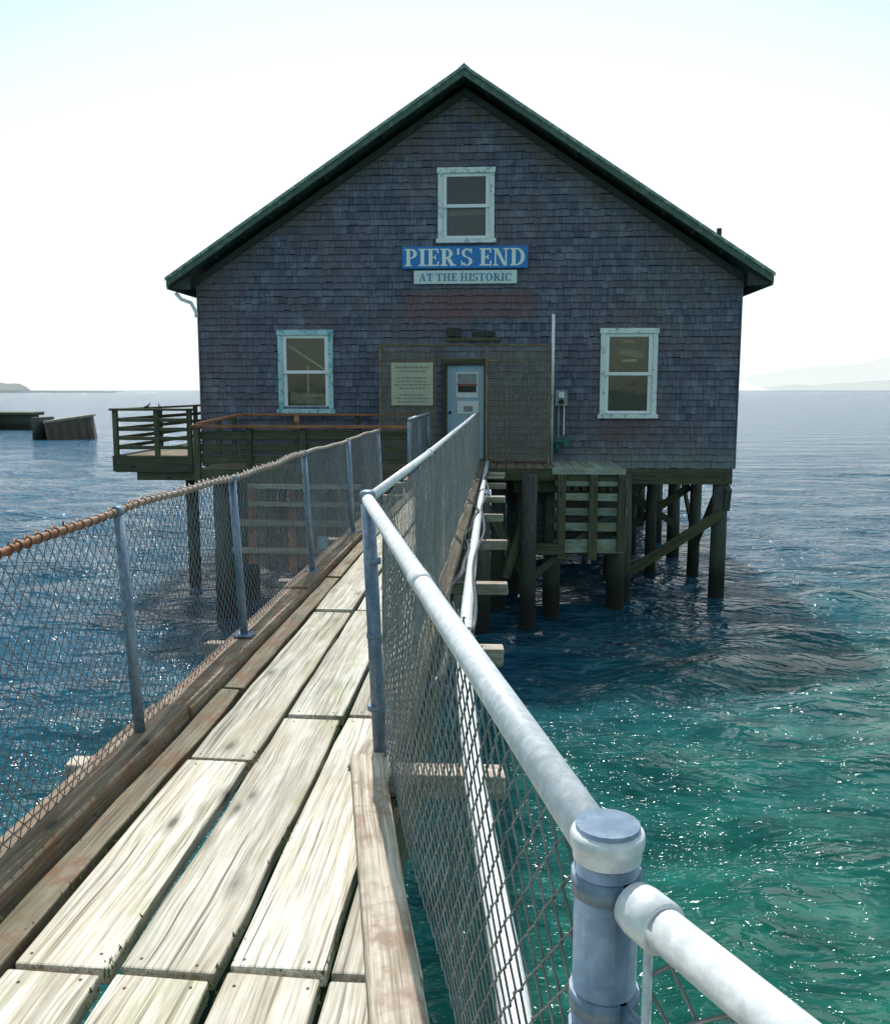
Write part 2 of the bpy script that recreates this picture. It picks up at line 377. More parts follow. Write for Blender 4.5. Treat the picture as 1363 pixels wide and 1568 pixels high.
# ------------------------------------------------------------ chain link
def linkmesh(name,parent,p0,p1,z0,z1,m,r=.002,pw=.031,ph=.034,lean=0):
    p0=Vector((p0[0],p0[1],0));p1=Vector((p1[0],p1[1],0));d=p1-p0;L=d.length;d.normalize();nrm=Vector((-d.y,d.x,0))
    K=int(L/pw);J=int((z1-z0)/ph)+1
    k=np.arange(K)[:,None];j=np.arange(J+1)[None,:]
    odd=((j+k)%2)
    s=(k+odd)*pw+ 0.0*j
    gi=np.rint(s/pw).astype(int)
    js=rng.normal(0,.0018,(K+2,J+1)); jz=rng.normal(0,.0020,(K+2,J+1))
    jj=np.broadcast_to(j,gi.shape)
    s2=s+js[gi,jj]; z=z1-jj*ph+jz[gi,jj]; z=np.maximum(z,z0-.01)
    bul=.012*np.sin(s2*1.9+1)*np.sin((z-z0)*3.0)+.007*np.sin(s2*4.3)+lean*(z-z0)
    nn=np.where(odd==1,r*.9,-r*.9)+bul
    base=np.stack([p0.x+d.x*s2+nrm.x*nn,p0.y+d.y*s2+nrm.y*nn,z],-1)
    dv=np.array(d[:]);nv=np.array(nrm[:])
    offs=np.stack([dv*r*1.4,nv*r,-dv*r*1.4,-nv*r])
    V=(base[:,:,None,:]+offs[None,None]).reshape(-1,3)
    ids=np.arange(K*(J+1)*4).reshape(K,J+1,4)
    a=ids[:,:-1,:];b_=np.roll(a,-1,2);c_=ids[:,1:,:];d_=np.roll(c_,-1,2)
    F=np.stack([a,b_,d_,c_],-1).reshape(-1,4)
    me=bpy.data.meshes.new(name); me.vertices.add(len(V)); me.vertices.foreach_set('co',V.astype(np.float32).ravel())
    me.loops.add(F.size); me.loops.foreach_set('vertex_index',F.astype(np.int32).ravel())
    me.polygons.add(len(F)); me.polygons.foreach_set('loop_start',np.arange(0,F.size,4,dtype=np.int32))
    me.polygons.foreach_set('loop_total',np.full(len(F),4,dtype=np.int32))
    me.polygons.foreach_set('use_smooth',np.ones(len(F),dtype=bool))
    me.update(calc_edges=True); me.validate(); me.materials.append(M[m])
    o=bpy.data.objects.new(name,me); scene.collection.objects.link(o); o.parent=parent
def post(b,x,y,z0,z1,r,m,cap=True,lean=0):
    b.tube([(x,y,z0),(x+lean,y,z1)],r,m,18)
    if cap:
        x+=lean
        prof=[(0,r*1.10),(.03,r*1.12),(.04,r*1.12),(.048,r*.95),(.052,r*.6),(.053,r*.05)]
        b.tube([(x,y,z1-.03+a) for a,_ in prof],[q for _,q in prof],m,20)
def band(b,x,y,z,r,m,dirv):
    b.tube([(x,y,z-.011),(x,y,z+.011)],r*1.10,m,18)
    d=Vector((dirv[0],dirv[1],0)).normalized()
    b.box((x+d.x*(r+.016),y+d.y*(r+.016),z),(d,(-d.y,d.x,0),(0,0,1)),(.018,.004,.011),m)
    b.tube([(x+d.x*(r+.02)-d.y*.012,y+d.y*(r+.02)+d.x*.012,z),(x+d.x*(r+.02)+d.y*.014,y+d.y*(r+.02)-d.x*.014,z)],.006,m,6)

fl=empty('chain_link_fence'); XL=-1.51; XT=-1.555; ZT_=.975
b=B('posts',fl,smooth=True)
for y in(-.3,1.7,3.56,5.1,7.0,9.0,11.2):
    b.tube([(XL+R(-.008,.008),y,-.05),(XT+R(-.008,.008),y+R(-.02,.02),ZT_-.01)],.023,'post',14)
    b.b(XL-.055,XL+.055,y-.055,y+.055,.042,.05,'post')
b.done()
b=B('top_rail',fl,smooth=True)
rx=lambda y: XT+.008*math.sin(y*1.3)
rz=lambda y: ZT_+.010*math.sin(y*2)+.004*math.sin(y*7)
b.tube([(rx(y),y,rz(y)) for y in np.arange(-1.5,11.3,.2)],.0135,'railL',12)
y=-1.4
while y<11.2:
    x=rx(y); z=rz(y); pr=.016
    if y<7:
        a0=R(-2.2,-1.4)
        pts=[(x+pr*math.cos(a),y+.026*(a-a0)/6.3,z+pr*math.sin(a)) for a in np.linspace(a0,a0+R(3.6,5.6),9)]
        b.tube(pts,.0038,'railL',5)
        e=pts[-1]; b.tube([e,(e[0]+R(-.006,.006),e[1]+R(0,.012),e[2]+R(.004,.018))],.0034,'railL',5)
        if random.random()<.6: b.tube([(x,y-.03,z-.01),(x+.004,y-.018,z+.014),(x-.004,y-.006,z+.026)],.0036,'railL',5)
    y+=R(.058,.072) if y<7 else .3
for y in(1.7,3.56,5.1,7,9,11.2): b.tube([(rx(y),y-.025,rz(y)),(rx(y),y+.025,rz(y))],.021,'post',12)
b.tube([(XL,-1.5,.1),(XL,11.2,.1)],.003,'wireL',5)
b.done()
linkmesh('wire_mesh',fl,(XL-.02,-1.5),(XL-.02,11.2),.05,.975,'wireL',lean=.045)
fl2=empty('chain_link_fence')
b=B('posts',fl2,smooth=True)
for y in(14.5,16.2,18.2): post(b,XL,y,-.05,1.0,.028,'post',True)
b.tube([(XL,14.5,1.01),(XL,18.2,1.01)],.018,'galv',10); b.done()
linkmesh('wire_mesh',fl2,(XL-.03,14.5),(XL-.03,18.2),.06,1.0,'wireL')

fr=empty('chain_link_fence')
P1=(-.50,3.5);P0=(.106,.857);PM=(.84,-.45)
P1t=(-.53,3.5)
b=B('posts',fr,smooth=True)
post(b,P1[0]+.012,P1[1],-.05,1.06,.028,'post',True,-.042)
for y in(6.1,9.0,12,14.7,17.6): post(b,-.50,y,-.05,1.04,.026,'post',False,R(-.01,.01))
post(b,P0[0],P0[1],-.05,1.045,.032,'post',False)
post(b,PM[0],PM[1],-.05,1.0,.033,'post',True)
d1=(P1t[0]-P0[0],P1t[1]-P0[1]);d0=(PM[0]-P0[0],PM[1]-P0[1])
for z in(.16,.4,.64,.86): band(b,P0[0],P0[1],z,.032,'post',d0); band(b,P0[0],P0[1],z-.04,.032,'post',d1)
band(b,P0[0],P0[1],.985,.032,'post',d0)
for z in(.2,.5,.8): band(b,P1[0]-.01,P1[1],z,.028,'post',d1)
b.done()
b=B('post_cap',fr,smooth=True)
prof=[(0,.0338),(.010,.0345),(.016,.0368),(.024,.0370),(.028,.0355),(.030,.032),(.0285,.029),(.027,.026)]
b.tube([(P0[0],P0[1],1.010+a) for a,_ in prof],[q for _,q in prof],'galv',32,cap=False)
prof=[(.027,.0262),(.0275,.018),(.0285,.009),(.029,.001)]
b.tube([(P0[0],P0[1],1.010+a) for a,_ in prof],[q for _,q in prof],'galv',32,cap=False)
b.done()
b=B('top_rail',fr,smooth=True)
D1=Vector((d1[0],d1[1],0)).normalized(); D0=Vector((d0[0],d0[1],0)).normalized()
a=Vector((P0[0],P0[1],1.008))+D1*.028; e=Vector((P1t[0],P1t[1],1.045))-D1*.015
b.tube([a,a.lerp(e,.35)+Vector((0,0,-.006)),a.lerp(e,.7)+Vector((0,0,-.004)),e],.0245,'galv',20)
b.tube([a.lerp(e,.45)+Vector((0,0,-.005)),a.lerp(e,.45)+D1*.10+Vector((0,0,-.005))],.0262,'galv',20)
s=Vector((P0[0],P0[1],.982))+D0*.058; q=Vector((PM[0],PM[1],.982))
b.tube([s,q],.0205,'galv',20)
prof=[(-.022,.004),(-.02,.016),(-.013,.0235),(0,.0255),(.03,.0255),(.031,.021)]
b.tube([s+D0*t for t,_ in prof],[w for _,w in prof],'galv',20)
b.tube([(P1t[0],P1t[1]-.02,1.045),(-.50,6.1,1.05),(-.50,9,1.05),(-.50,12,1.045),(-.50,14.7,1.05),(-.5,17.6,1.05)],.021,'galv',14)
for y in(6.1,9.0,12,14.7,17.6): b.tube([(-.50,y-.03,1.05),(-.50,y+.03,1.05)],.026,'galv',12)
b.tube([(P0[0]+d1[0]*.02,P0[1]+d1[1]*.02,.08),(P0[0]+d1[0]*.02,P0[1]+d1[1]*.02,.99)],.005,'galv',6)
b.tube([(P0[0]+d0[0]*.045,P0[1]+d0[1]*.045,.08),(P0[0]+d0[0]*.045,P0[1]+d0[1]*.045,.96)],.005,'galv',6)
b.done()
off=Vector((D1.y,-D1.x,0))*.022
linkmesh('wire_mesh',fr,(P0[0]+d1[0]*.015+off.x,P0[1]+d1[1]*.015+off.y),(P1[0]+off.x,P1[1]+off.y),.06,1.02,'wire',r=.0020,pw=.034,ph=.036)
linkmesh('wire_mesh_far',fr,(-.47,3.52),(-.47,17.6),.06,1.04,'wire',r=.0017,pw=.034,ph=.036)
linkmesh('wire_mesh_near',fr,(P0[0]+d0[0]*.04,P0[1]+d0[1]*.04),(PM[0],PM[1]),.06,.985,'wire',r=.0022,pw=.034,ph=.036)

# ------------------------------------------------------------ boathouse
bh=empty('boathouse_building')
CX=-.87;HW=5.87;Y0=20.0;DEPTH=17;ZB=-.23
APEX=7.99;SL=.653;XE=6.37
def zline(x): return APEX-.27-SL*abs(x-CX)
openings=[]
wins=[(CX-.57,CX+.63,4.62,6.12,'whitetrim'),(CX-4.10,CX-2.88,1.0,2.76,'bluetrim'),(CX+2.93,CX+4.14,.9,2.77,'whitetrim')]
for w in wins: openings.append((w[0]+.09,w[1]-.09,w[2]+.09,w[3]-.09))
DX0,DX1,DZ=-1.27,-.42,2.03
openings.append((DX0,DX1,-.3,DZ))
b=B('walls',bh)
row=.148;z=ZB
while z<APEX-.3:
    half=min(HW,(APEX-.27-z)/SL); x=CX-half+R(-.08,0)
    drow=R(-.006,.006); rrow=R(-.12,.12); sl_=R(-.0015,.0015)
    while x<CX+half:
        w=R(.085,.19); x1=min(x+w,CX+half); xa=max(x,CX-half)
        x=x+w
        if x1-xa<.01: continue
        segs=[(xa,x1)]
        zm=z+row/2
        for o in openings:
            if o[2]<zm<o[3]:
                ns=[]
                for s0,s1 in segs:
                    if s1<=o[0] or s0>=o[1]: ns.append((s0,s1)); continue
                    if s0<o[0]: ns.append((s0,o[0]))
                    if s1>o[1]: ns.append((o[1],s1))
                segs=ns
        for s0,s1 in segs:
            if s1-s0<.012: continue
            g=.0022; zb=z+.018+drow+sl_*(s0-CX)+(R(-.020,.014) if random.random()<.5 else R(-.005,.004)); yb=Y0-.030+R(-.005,.005); yt=Y0-.004
            z1a=min(z+row+.014,zline(s0)); z1b=min(z+row+.014,zline(s1)); rr=min(1,max(0,random.gauss(.5+rrow,.2)))
            if z1a<=zb+.01 and z1b<=zb+.01: continue
            A=(s0+g,yb,min(zb,z1a));C=(s1-g,yb,min(zb,z1b));D=(s1-g,yt,z1b);E=(s0+g,yt,z1a)
            A2=(A[0],Y0-.003,A[2]);C2=(C[0],Y0-.003,C[2])
            b.quad([A,C,D,E],'shingle',rr); b.quad([A2,C2,C,A],'butt_shade',0)
            b.quad([A2,A,E],'butt_shade',rr*.5); b.quad([C,C2,D],'butt_shade',rr*.5)
    z+=row
xs=sorted(set([CX-HW,CX+HW]+[o[0] for o in openings]+[o[1] for o in openings]+[CX]))
for xa,xb in zip(xs[:-1],xs[1:]):
    xm=(xa+xb)/2; cuts=sorted([(o[2],o[3]) for o in openings if o[0]-1e-6<=xa and xb<=o[1]+1e-6])
    zz=ZB
    for c0,c1 in cuts:
        if c0>zz: b.prismY([(xa,zz),(xb,zz),(xb,c0),(xa,c0)],Y0,Y0+.15,'butt_shade')
        zz=c1
    b.prismY([(xa,zz),(xb,zz),(xb,zline(xb)),(xa,zline(xa))],Y0,Y0+.15,'butt_shade')
for sx in(-1,1):
    xw=CX+sx*HW
    b.b(xw-.0 if sx<0 else xw-.15,xw+.15 if sx<0 else xw,Y0+.15,Y0+DEPTH,ZB,zline(xw)-.02,'shingle',rnd=.4)
    b.b(xw-.012,xw+.012,Y0-.045,Y0+.01,ZB,zline(xw),'shingle',rnd=.9)
b.prismY([(CX-HW,ZB),(CX+HW,ZB),(CX+HW,zline(CX+HW)),(CX,zline(CX)),(CX-HW,zline(CX-HW))],Y0+DEPTH,Y0+DEPTH+.15,'shingle')
b.b(CX-HW+.15,CX+HW-.15,Y0+.15,Y0+DEPTH,ZB,ZB+.12,'darkwood')
b.done()
b=B('roof',bh)
for sx in(-1,1):
    xe=CX+sx*XE; ze=APEX-SL*XE
    pts=[(CX,APEX),(xe,ze),(xe,ze-.07),(CX,APEX-.07)]
    if sx>0: pts=pts[::-1]
    b.prismY(pts,Y0-.5,Y0+DEPTH+.4,'roof')
    def rake(x0,x1,top,bot,ya,yb,m,jn=7):
        xs_=np.linspace(x0,x1,jn+1)
        for u0,u1 in zip(xs_[:-1],xs_[1:]):
            za=APEX-SL*abs(u0-CX);zb=APEX-SL*abs(u1-CX); g=R(-.012,.012)
            q=[(u0,za-bot+g),(u1,zb-bot+g*.3),(u1,zb-top),(u0,za-top)]
            if sx<0: q=q[::-1]
            dy=R(0,.012); b.prismY(q,ya+dy,yb+dy,m)
    rake(CX,xe,.035,.17,Y0-.54,Y0-.503,'roofedge',5)
    rake(CX,xe+sx*.02,-.035,.03,Y0-.57,Y0-.541,'roofedge2',6)
    rake(CX,CX+sx*(HW+.0),.26,.42,Y0-.08,Y0-.04,'soffit',4)
    for u in np.arange(.5,6.1,.61):
        zz=APEX-SL*u-.075
        x=CX+sx*u; b.b(x-.03,x+.03,Y0-.5,Y0-.081,zz-.11,zz-.03,'soffit')
    b.b(min(xe,xe-sx*.04),max(xe,xe-sx*.04),Y0-.5,Y0+DEPTH+.4,ze-.22,ze-.072,'roofedge')
    q=[(CX+sx*HW,zline(CX+sx*HW)-.28),(CX+sx*(HW+.40),ze-.20),(xe-sx*.05,ze-.16),(CX+sx*HW,zline(CX+sx*HW)+.0)]
    if sx<0:q=q[::-1]
    b.prismY(q,Y0-.45,Y0-.38,'soffit')
b.tube([(4.7,Y0+1.0,3.85),(4.7,Y0+1.0,5.0)],.055,'soffit',8)
b.prismY([(CX-.12,APEX-.04),(CX+.12,APEX-.04),(CX,APEX+.06)],Y0-.575,Y0+DEPTH,'roofedge2')
b.done()
b=B('gutter_elbow',bh,smooth=True)
xe=CX-6.25
b.tube([(xe,Y0-.3,3.55),(xe+.12,Y0-.3,3.42),(xe+.30,Y0-.2,3.35),(xe+.37,Y0-.1,3.15),(xe+.37,Y0-.1,3.05)],.04,'sash',10); b.done()
def window(name,x0,x1,z0,z1,tm,items):
    b=B(name,bh,bevel=.004)
    y=Y0-.075; t=.1
    b.b(x0,x0+t,y,Y0-.001,z0+.0,z1-t,tm,.002); b.b(x1-t,x1,y,Y0-.001,z0,z1-t,'whitetrim' if tm=='whitetrim' else 'bluetrim',.002)
    b.b(x0-.02,x1+.02,y-.015,Y0-.001,z1-t,z1+.01,tm,.002)
    b.b(x0-.04,x1+.04,y-.04,Y0-.001,z0-.04,z0+.05,tm,.002)
    ix0,ix1,iz0,iz1=x0+t,x1-t,z0+.05,z1-t; zm=(iz0+iz1)/2
    b.b(ix0-.012,ix0,Y0,Y0+.14,iz0,iz1,'sash'); b.b(ix1,ix1+.012,Y0,Y0+.14,iz0,iz1,'sash')
    for (a0,a1,yy) in((zm-.03,iz1,Y0-.045),(iz0,zm+.04,Y0-.005)):
        s=.085
        b.b(ix0,ix0+s,yy,yy+.035,a0,a1,'sash');b.b(ix1-s,ix1,yy,yy+.035,a0,a1,'sash')
        b.b(ix0+s,ix1-s,yy,yy+.034,a1-.07,a1,'sash');b.b(ix0+s,ix1-s,yy,yy+.034,a0,a0+.07,'sash')
        b.quad([(ix0+s,yy+.018,a0+.07),(ix1-s,yy+.018,a0+.07),(ix1-s,yy+.018,a1-.07),(ix0+s,yy+.018,a1-.07)],'glass')
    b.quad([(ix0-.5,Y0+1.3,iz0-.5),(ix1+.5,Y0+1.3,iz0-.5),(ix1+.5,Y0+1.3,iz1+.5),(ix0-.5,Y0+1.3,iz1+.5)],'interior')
    for it in items: b.beam(*it)
    b.done()
w=wins[0]; window('gable_window',*w,items=[((w[0]+.15,Y0+.3,5.25),(w[1]-.15,Y0+.3,5.28),.03,.1,'stainboard')])
w=wins[1]; window('left_window',*w,items=[((w[0]+.1,Y0+.2,2.5),(w[1]-.2,Y0+.2,1.9),.04,.04,'cloth'),((w[0]+.2,Y0+.2,1.3),(w[1]-.15,Y0+.2,1.25),.03,.25,'stainboard'),((w[0]+.6,Y0+.25,1.1),(w[0]+.6,Y0+.25,2.0),.04,.05,'cloth')])
w=wins[2]; window('right_window',*w,items=[((w[0]+.45,Y0+.3,2.30),(w[1]-.25,Y0+.3,2.22),.03,.14,'stainboard'),((w[0]+.5,Y0+.2,2.52),(w[1]-.45,Y0+.2,2.51),.03,.07,'redpaint'),((w[0]+.5,Y0+.2,2.1),(w[1]-.4,Y0+.2,2.11),.03,.05,'cloth')])
b=B('door',bh,bevel=.003)
b.b(DX0-.08,DX0+.02,Y0-.05,Y0-.001,-.05,DZ,'darkwood');b.b(DX1-.02,DX1+.08,Y0-.05,Y0-.001,-.05,DZ,'darkwood')
b.b(DX0-.1,DX1+.1,Y0-.06,Y0-.001,DZ,DZ+.1,'darkwood')
b.b(DX0+.022,DX1-.022,Y0+.02,Y0+.07,-.05,DZ-.002,'door')
b.b(DX0+.22,DX1-.15,Y0+.005,Y0+.018,1.30,1.85,'sash');b.b(DX0+.25,DX1-.18,Y0-.004,Y0+.004,1.62,1.82,'grey')
b.b(DX0+.26,DX1-.19,Y0-.004,Y0+.004,1.42,1.56,'interior')
b.b(DX0+.24,DX1-.17,Y0-.006,Y0+.003,1.565,1.61,'redpaint')
b.b(DX0+.25,DX1-.14,Y0+.0,Y0+.018,.95,1.22,'sash'); b.b(DX0+.38,DX1-.26,Y0-.008,Y0-.001,1.0,1.12,'grey')
b.b(DX0+.15,DX1-.12,Y0+.008,Y0+.018,.1,.75,'door')
b.tube([(DX0+.09,Y0-.04,.98),(DX0+.09,Y0+.02,.98)],.03,'black',10)
b.b(-1.30,-.10,Y0-.07,Y0-.036,2.52,2.60,'darkwood'); b.b(-1.25,-.95,Y0-.12,Y0-.036,2.62,2.80,'soffit'); b.b(-.7,-.2,Y0-.06,Y0-.036,2.62,2.72,'soffit')
b.done()
b=B('floor_beams',bh)
for y in(Y0+.1,Y0+2.6,Y0+5.1,Y0+8,Y0+11,Y0+14,Y0+DEPTH-.1): b.b(CX-HW+.05,CX+HW-.05,y-.14,y+.14,ZB-.34,ZB-.002,'darkwood')
b.done()
b=B('piles',bh,smooth=True)
pilex=[CX-5.6,CX-3.3,CX-1.1,CX+1.2,CX+3.45,CX+4.5,CX+5.55]
for iy,y in enumerate([Y0+.1,Y0+2.6,Y0+5.1,Y0+8,Y0+11,Y0+14,Y0+DEPTH-.1]):
    for x in pilex:
        if x==CX+4.5 and iy==0: continue
        xx=x+R(-.12,.12);yy=y+R(-.05,.05);r=R(.13,.17)
        b.tube([(xx+R(-.05,.05),yy,ZB-.33),(xx,yy,-1.5),(xx+R(-.05,.05),yy,WATER-2.5)],[r,r*1.03,r*1.15],'pile',12)
b.done()
b=B('cross_braces',bh)
def br(x0,z0,x1,z1,y,w=.2): b.beam((x0,y,z0),(x1,y,z1),.07,w,'darkwood',up=(0,0,1))
br(CX+3.3,-2.75,CX+5.6,-1.2,Y0-.1,.22); br(CX+3.4,-1.5,CX+4.7,-.5,Y0+2.4,.18); br(CX+3.4,-.8,CX+5.6,-2.2,Y0+5,.18)
br(CX+4.2,-.7,CX+5.5,-2.4,Y0+7.9,.2); br(CX+3.5,-2.3,CX+5.5,-.9,Y0+2.75,.18); br(CX+1.2,-.7,CX+3.4,-2.5,Y0+2.4,.2)
br(CX-5.6,-2.5,CX-3.3,-.6,Y0-.1); br(CX-1,-.6,CX+1.2,-2.4,Y0+2.4)
b.beam((CX+5.55,Y0+.1,-.7),(CX+5.55,Y0+2.6,-2.6),.07,.18,'darkwood'); b.beam((CX+5.7,Y0+5.1,-.7),(CX+5.7,Y0+2.6,-2.6),.07,.18,'darkwood')
b.beam((CX+5.72,Y0-.1,-.62),(CX+5.72,Y0+.05,-1.1),.12,.3,'pile')
b.done()

# ------------------------------------------------------------ signs with serif letters
def arc(cx,cy,ro,so,ri,si,a0,a1,n=14):
    out=[]
    for i in range(n):
        t0=math.radians(a0+(a1-a0)*i/n);t1=math.radians(a0+(a1-a0)*(i+1)/n)
        out.append([(cx+ri*math.cos(t0),cy+si*math.sin(t0)),(cx+ro*math.cos(t0),cy+so*math.sin(t0)),(cx+ro*math.cos(t1),cy+so*math.sin(t1)),(cx+ri*math.cos(t1),cy+si*math.sin(t1))])
    return out
def r_(a,b,c,d): return [[(a,b),(c,b),(c,d),(a,d)]]
stem=r_(.1,0,.32,1)
Pg=stem+r_(0,0,.42,.08)+r_(0,.92,.4,1)+r_(.3,.44,.4,.52)+arc(.38,.72,.34,.28,.13,.2,-90,90)
G={'P':(.76,Pg),'I':(.46,r_(.12,0,.34,1)+r_(0,0,.46,.08)+r_(0,.92,.46,1)),
'E':(.74,stem+r_(0,0,.7,.08)+r_(0,.92,.68,1)+r_(.3,.46,.52,.54)+r_(.61,0,.7,.28)+r_(.59,.74,.68,1)+r_(.46,.36,.53,.64)),
'R':(.88,Pg+[[(.34,.48),(.60,.0),(.86,0),(.56,.48)]]+r_(.6,0,.92,.08)),
"'":(.24,r_(.05,.64,.18,1)),
'S':(.70,arc(.34,.74,.31,.26,.13,.185,25,270)+arc(.33,.26,.34,.26,.14,.185,-160,90)+r_(.56,.72,.63,1)+r_(.0,0,.07,.3)),
'N':(.96,r_(.1,0,.19,1)+r_(.72,0,.81,1)+[[(.06,1),(.62,0),(.81,0),(.30,1)]]+r_(0,.92,.3,1)+r_(0,0,.3,.08)+r_(.6,.92,.93,1)),
'D':(.90,stem+r_(0,0,.4,.08)+r_(0,.92,.4,1)+arc(.36,.5,.5,.5,.27,.42,-90,90)),
'A':(.92,[[(.04,0),(.14,0),(.48,1),(.40,1)],[(.56,0),(.82,0),(.52,1),(.38,1)]]+r_(.22,.3,.64,.38)+r_(0,0,.26,.07)+r_(.5,0,.9,.07)),
'T':(.80,r_(.27,0,.49,1)+r_(0,.92,.76,1)+r_(0,.7,.07,1)+r_(.69,.7,.76,1)+r_(.17,0,.59,.08)),
'H':(.96,r_(.1,0,.3,1)+r_(.62,0,.82,1)+r_(.3,.46,.62,.54)+r_(0,0,.4,.07)+r_(0,.93,.4,1)+r_(.52,0,.92,.07)+r_(.52,.93,.92,1)),
'O':(.90,arc(.43,.5,.43,.52,.21,.44,0,360,20)),
'C':(.82,arc(.43,.5,.43,.52,.21,.44,42,318,18)+r_(.67,.64,.74,.96)),' ':(.28,[])}
def text(b,t,x0,x1,z0,z1,y,m,gap=.05):
    tot=sum(G[c][0]+gap for c in t)-gap; H=z1-z0; sx=(x1-x0)/tot; x=x0; k=0
    for ch in t:
        w,pr=G[ch]
        for q in pr:
            k+=1; b.prismY([(x+px*sx,z0+pz*H) for px,pz in q],y-.004-.0006*(k%9),y+.0005,m)
        x+=(w+gap)*sx
sg=empty('piers_end_sign'); b=B('board',sg,bevel=.006)
sx0,sx1=CX-1.34,CX+1.35; sy=Y0-.10
b.b(sx0,sx1,sy,Y0-.037,4.05,4.51,'signblue'); b.done()
b=B('letters',sg); t="PIER'S END"; text(b,t,sx0+.06,sx1-.05,4.10,4.46,sy-.001,'ltrwhite'); b.done()
sg=empty('historic_sign'); b=B('board',sg,bevel=.005)
b.b(CX-1.09,CX+1.12,Y0-.08,Y0-.037,3.73,4.01,'signwhite'); b.done()
b=B('letters',sg); text(b,"AT THE HISTORIC",CX-.98,CX+1.01,3.79,3.95,Y0-.081,'ltrblue'); b.done()

# ------------------------------------------------------------ mesh screen enclosure
sc=empty('mesh_screen_fence'); YS=18.95
b=B('frame',sc,bevel=.004)
X0,XA,XB,X1=-2.57,-1.42,-.36,.93; ZT=2.36
for x in(X0,XA,XB,X1): b.b(x-.025,x+.025,YS-.03,YS+.03,-.06,ZT,'stainboard')
b.b(X0,X1,YS-.04,YS+.03,ZT,ZT+.05,'stainboard')
for xa,xb in((X0,XA),(XB,X1)):
    for z in(.0,2.05): b.b(xa+.025,xb-.025,YS-.02,YS+.02,z,z+.04,'stainboard')
for x in(.05,.5): b.b(x-.012,x+.012,YS-.02,YS+.02,.05,2.05,'stainboard')
for x in(-2.2,): b.b(x-.015,x+.015,YS-.02,YS+.02,.05,2.05,'stainboard')
b.b(XA+.025,XB-.025,YS-.02,YS+.02,2.1,2.14,'stainboard')
b.b(X1-.03,X1+.03,YS+.04,Y0-.04,ZT-.1,ZT-.04,'stainboard');b.b(X0-.03,X0+.03,YS+.04,Y0-.04,ZT-.1,ZT-.04,'stainboard')
b.done()
b=B('mesh_panels',sc)
for xa,xb in((X0,XA),(XB,X1)): b.quad([(xa,YS+.001,0),(xb,YS+.001,0),(xb,YS+.001,ZT),(xa,YS+.001,ZT)],'screen')
b.quad([(XA,YS+.001,2.16),(XB,YS+.001,2.16),(XB,YS+.001,ZT),(XA,YS+.001,ZT)],'screen')
b.quad([(X1,YS,0),(X1,Y0-.04,0),(X1,Y0-.04,ZT),(X1,YS,ZT)],'screen')
b.done()
b=B('welded_wires',sc)
for xa,xb in((X0,XA),(XB,X1)):
    for x in np.arange(xa+.05,xb-.03,.05): b.b(x-.004,x+.004,YS-.012,YS-.006,.04,ZT,'bronze')
    for z in np.arange(.07,ZT-.02,.05): b.b(xa+.02,xb-.02,YS-.018,YS-.013,z-.004,z+.004,'bronze')
b.done()
nb=empty('notice_board'); b=B('board',nb,bevel=.004)
b.b(-2.34,-1.47,YS-.06,YS-.037,1.15,2.03,'notice'); b.done()
b=B('print',nb)
for i in range(11):
    z=1.94-i*.07; w=R(.5,.74); x=-1.905
    if i in(2,7): continue
    xx=x-w/2
    while xx<x+w/2:
        l=R(.03,.11); b.b(xx,min(xx+l,x+w/2),YS-.0625,YS-.0602,z-.028,z+(.012 if i==0 else 0),'noticetxt'); xx+=l+.02
b.done()
pl=B('white_pole',None,smooth=True)
pl.tube([(.99,YS,1.37),(.99,YS,3.0)],.035,'pvc',12); pl.tube([(.99,YS,-.1),(.99,YS,1.36)],.03,'grey',12); pl.done()
mt=empty('electric_meter'); b=B('box',mt,bevel=.008)
b.b(1.10,1.36,Y0-.19,Y0-.04,1.13,1.47,'grey'); b.b(1.17,1.29,Y0-.215,Y0-.191,1.30,1.42,'sash')
b.tube([(1.23,Y0-.235,1.22),(1.23,Y0-.191,1.22)],.055,'black',16)
b.tube([(1.18,Y0-.08,.25),(1.18,Y0-.08,1.13)],.02,'grey',8);b.tube([(1.3,Y0-.08,.5),(1.3,Y0-.08,1.13)],.018,'pvc',8)
b.done()
vv=B('water_valve',None,smooth=True)
vv.tube([(1.0,Y0-.3,.30),(1.15,Y0-.3,.38),(1.35,Y0-.3,.36)],.07,'teal',12)
vv.tube([(1.15,Y0-.3,.36),(1.15,Y0-.3,.12)],.05,'teal',10); vv.tube([(1.35,Y0-.38,.36),(1.35,Y0-.22,.36)],.09,'teal',14)
vv.tube([(.8,Y0-.6,.05),(.9,Y0-.5,.2),(1.0,Y0-.3,.28)],.03,'hose',8)
vv.done()

# ------------------------------------------------------------ landing + fender crate
ld=empty('landing_platform'); b=B('planks',ld,bevel=.006)
x=-2.6
while x<2.3:
    w=.19; b.b(x,x+w-.01,17.95,19.94,-.10,-.055+R(-.004,.004),'bluewood' if x>.9 else 'stainboard',.004); x+=w
b.b(-2.6,2.38,17.86,17.94,-.30,-.06,'darkwood',.005)
b.b(.95,2.38,17.80,17.855,-.17,-.05,'bluewood',.005)
b.done()
b=B('fender_frame',ld,bevel=.01)
for x in(1.14,1.76,2.32): b.b(x-.08,x+.08,17.74,17.86,-1.85+(.15 if x>2 else 0),-.18,'darkwood',.012)
for z,h,m in((-.33,.16,'bluewood'),(-.62,.14,'bluewood'),(-.92,.15,'bluewood'),(-1.22,.15,'bluewood'),(-1.60,.26,'bluewood')):
    b.b(1.02,2.42,17.87,17.93,z-h/2,z+h/2,m,.015)
for x in np.arange(1.1,2.4,.17): b.b(x-.05,x+.04,17.93,17.98,-.5,-.31,'darkwood',.01)
for z in(-.5,-1.3): b.b(.3,2.3,19.0,19.15,z-.1,z+.1,'darkwood')
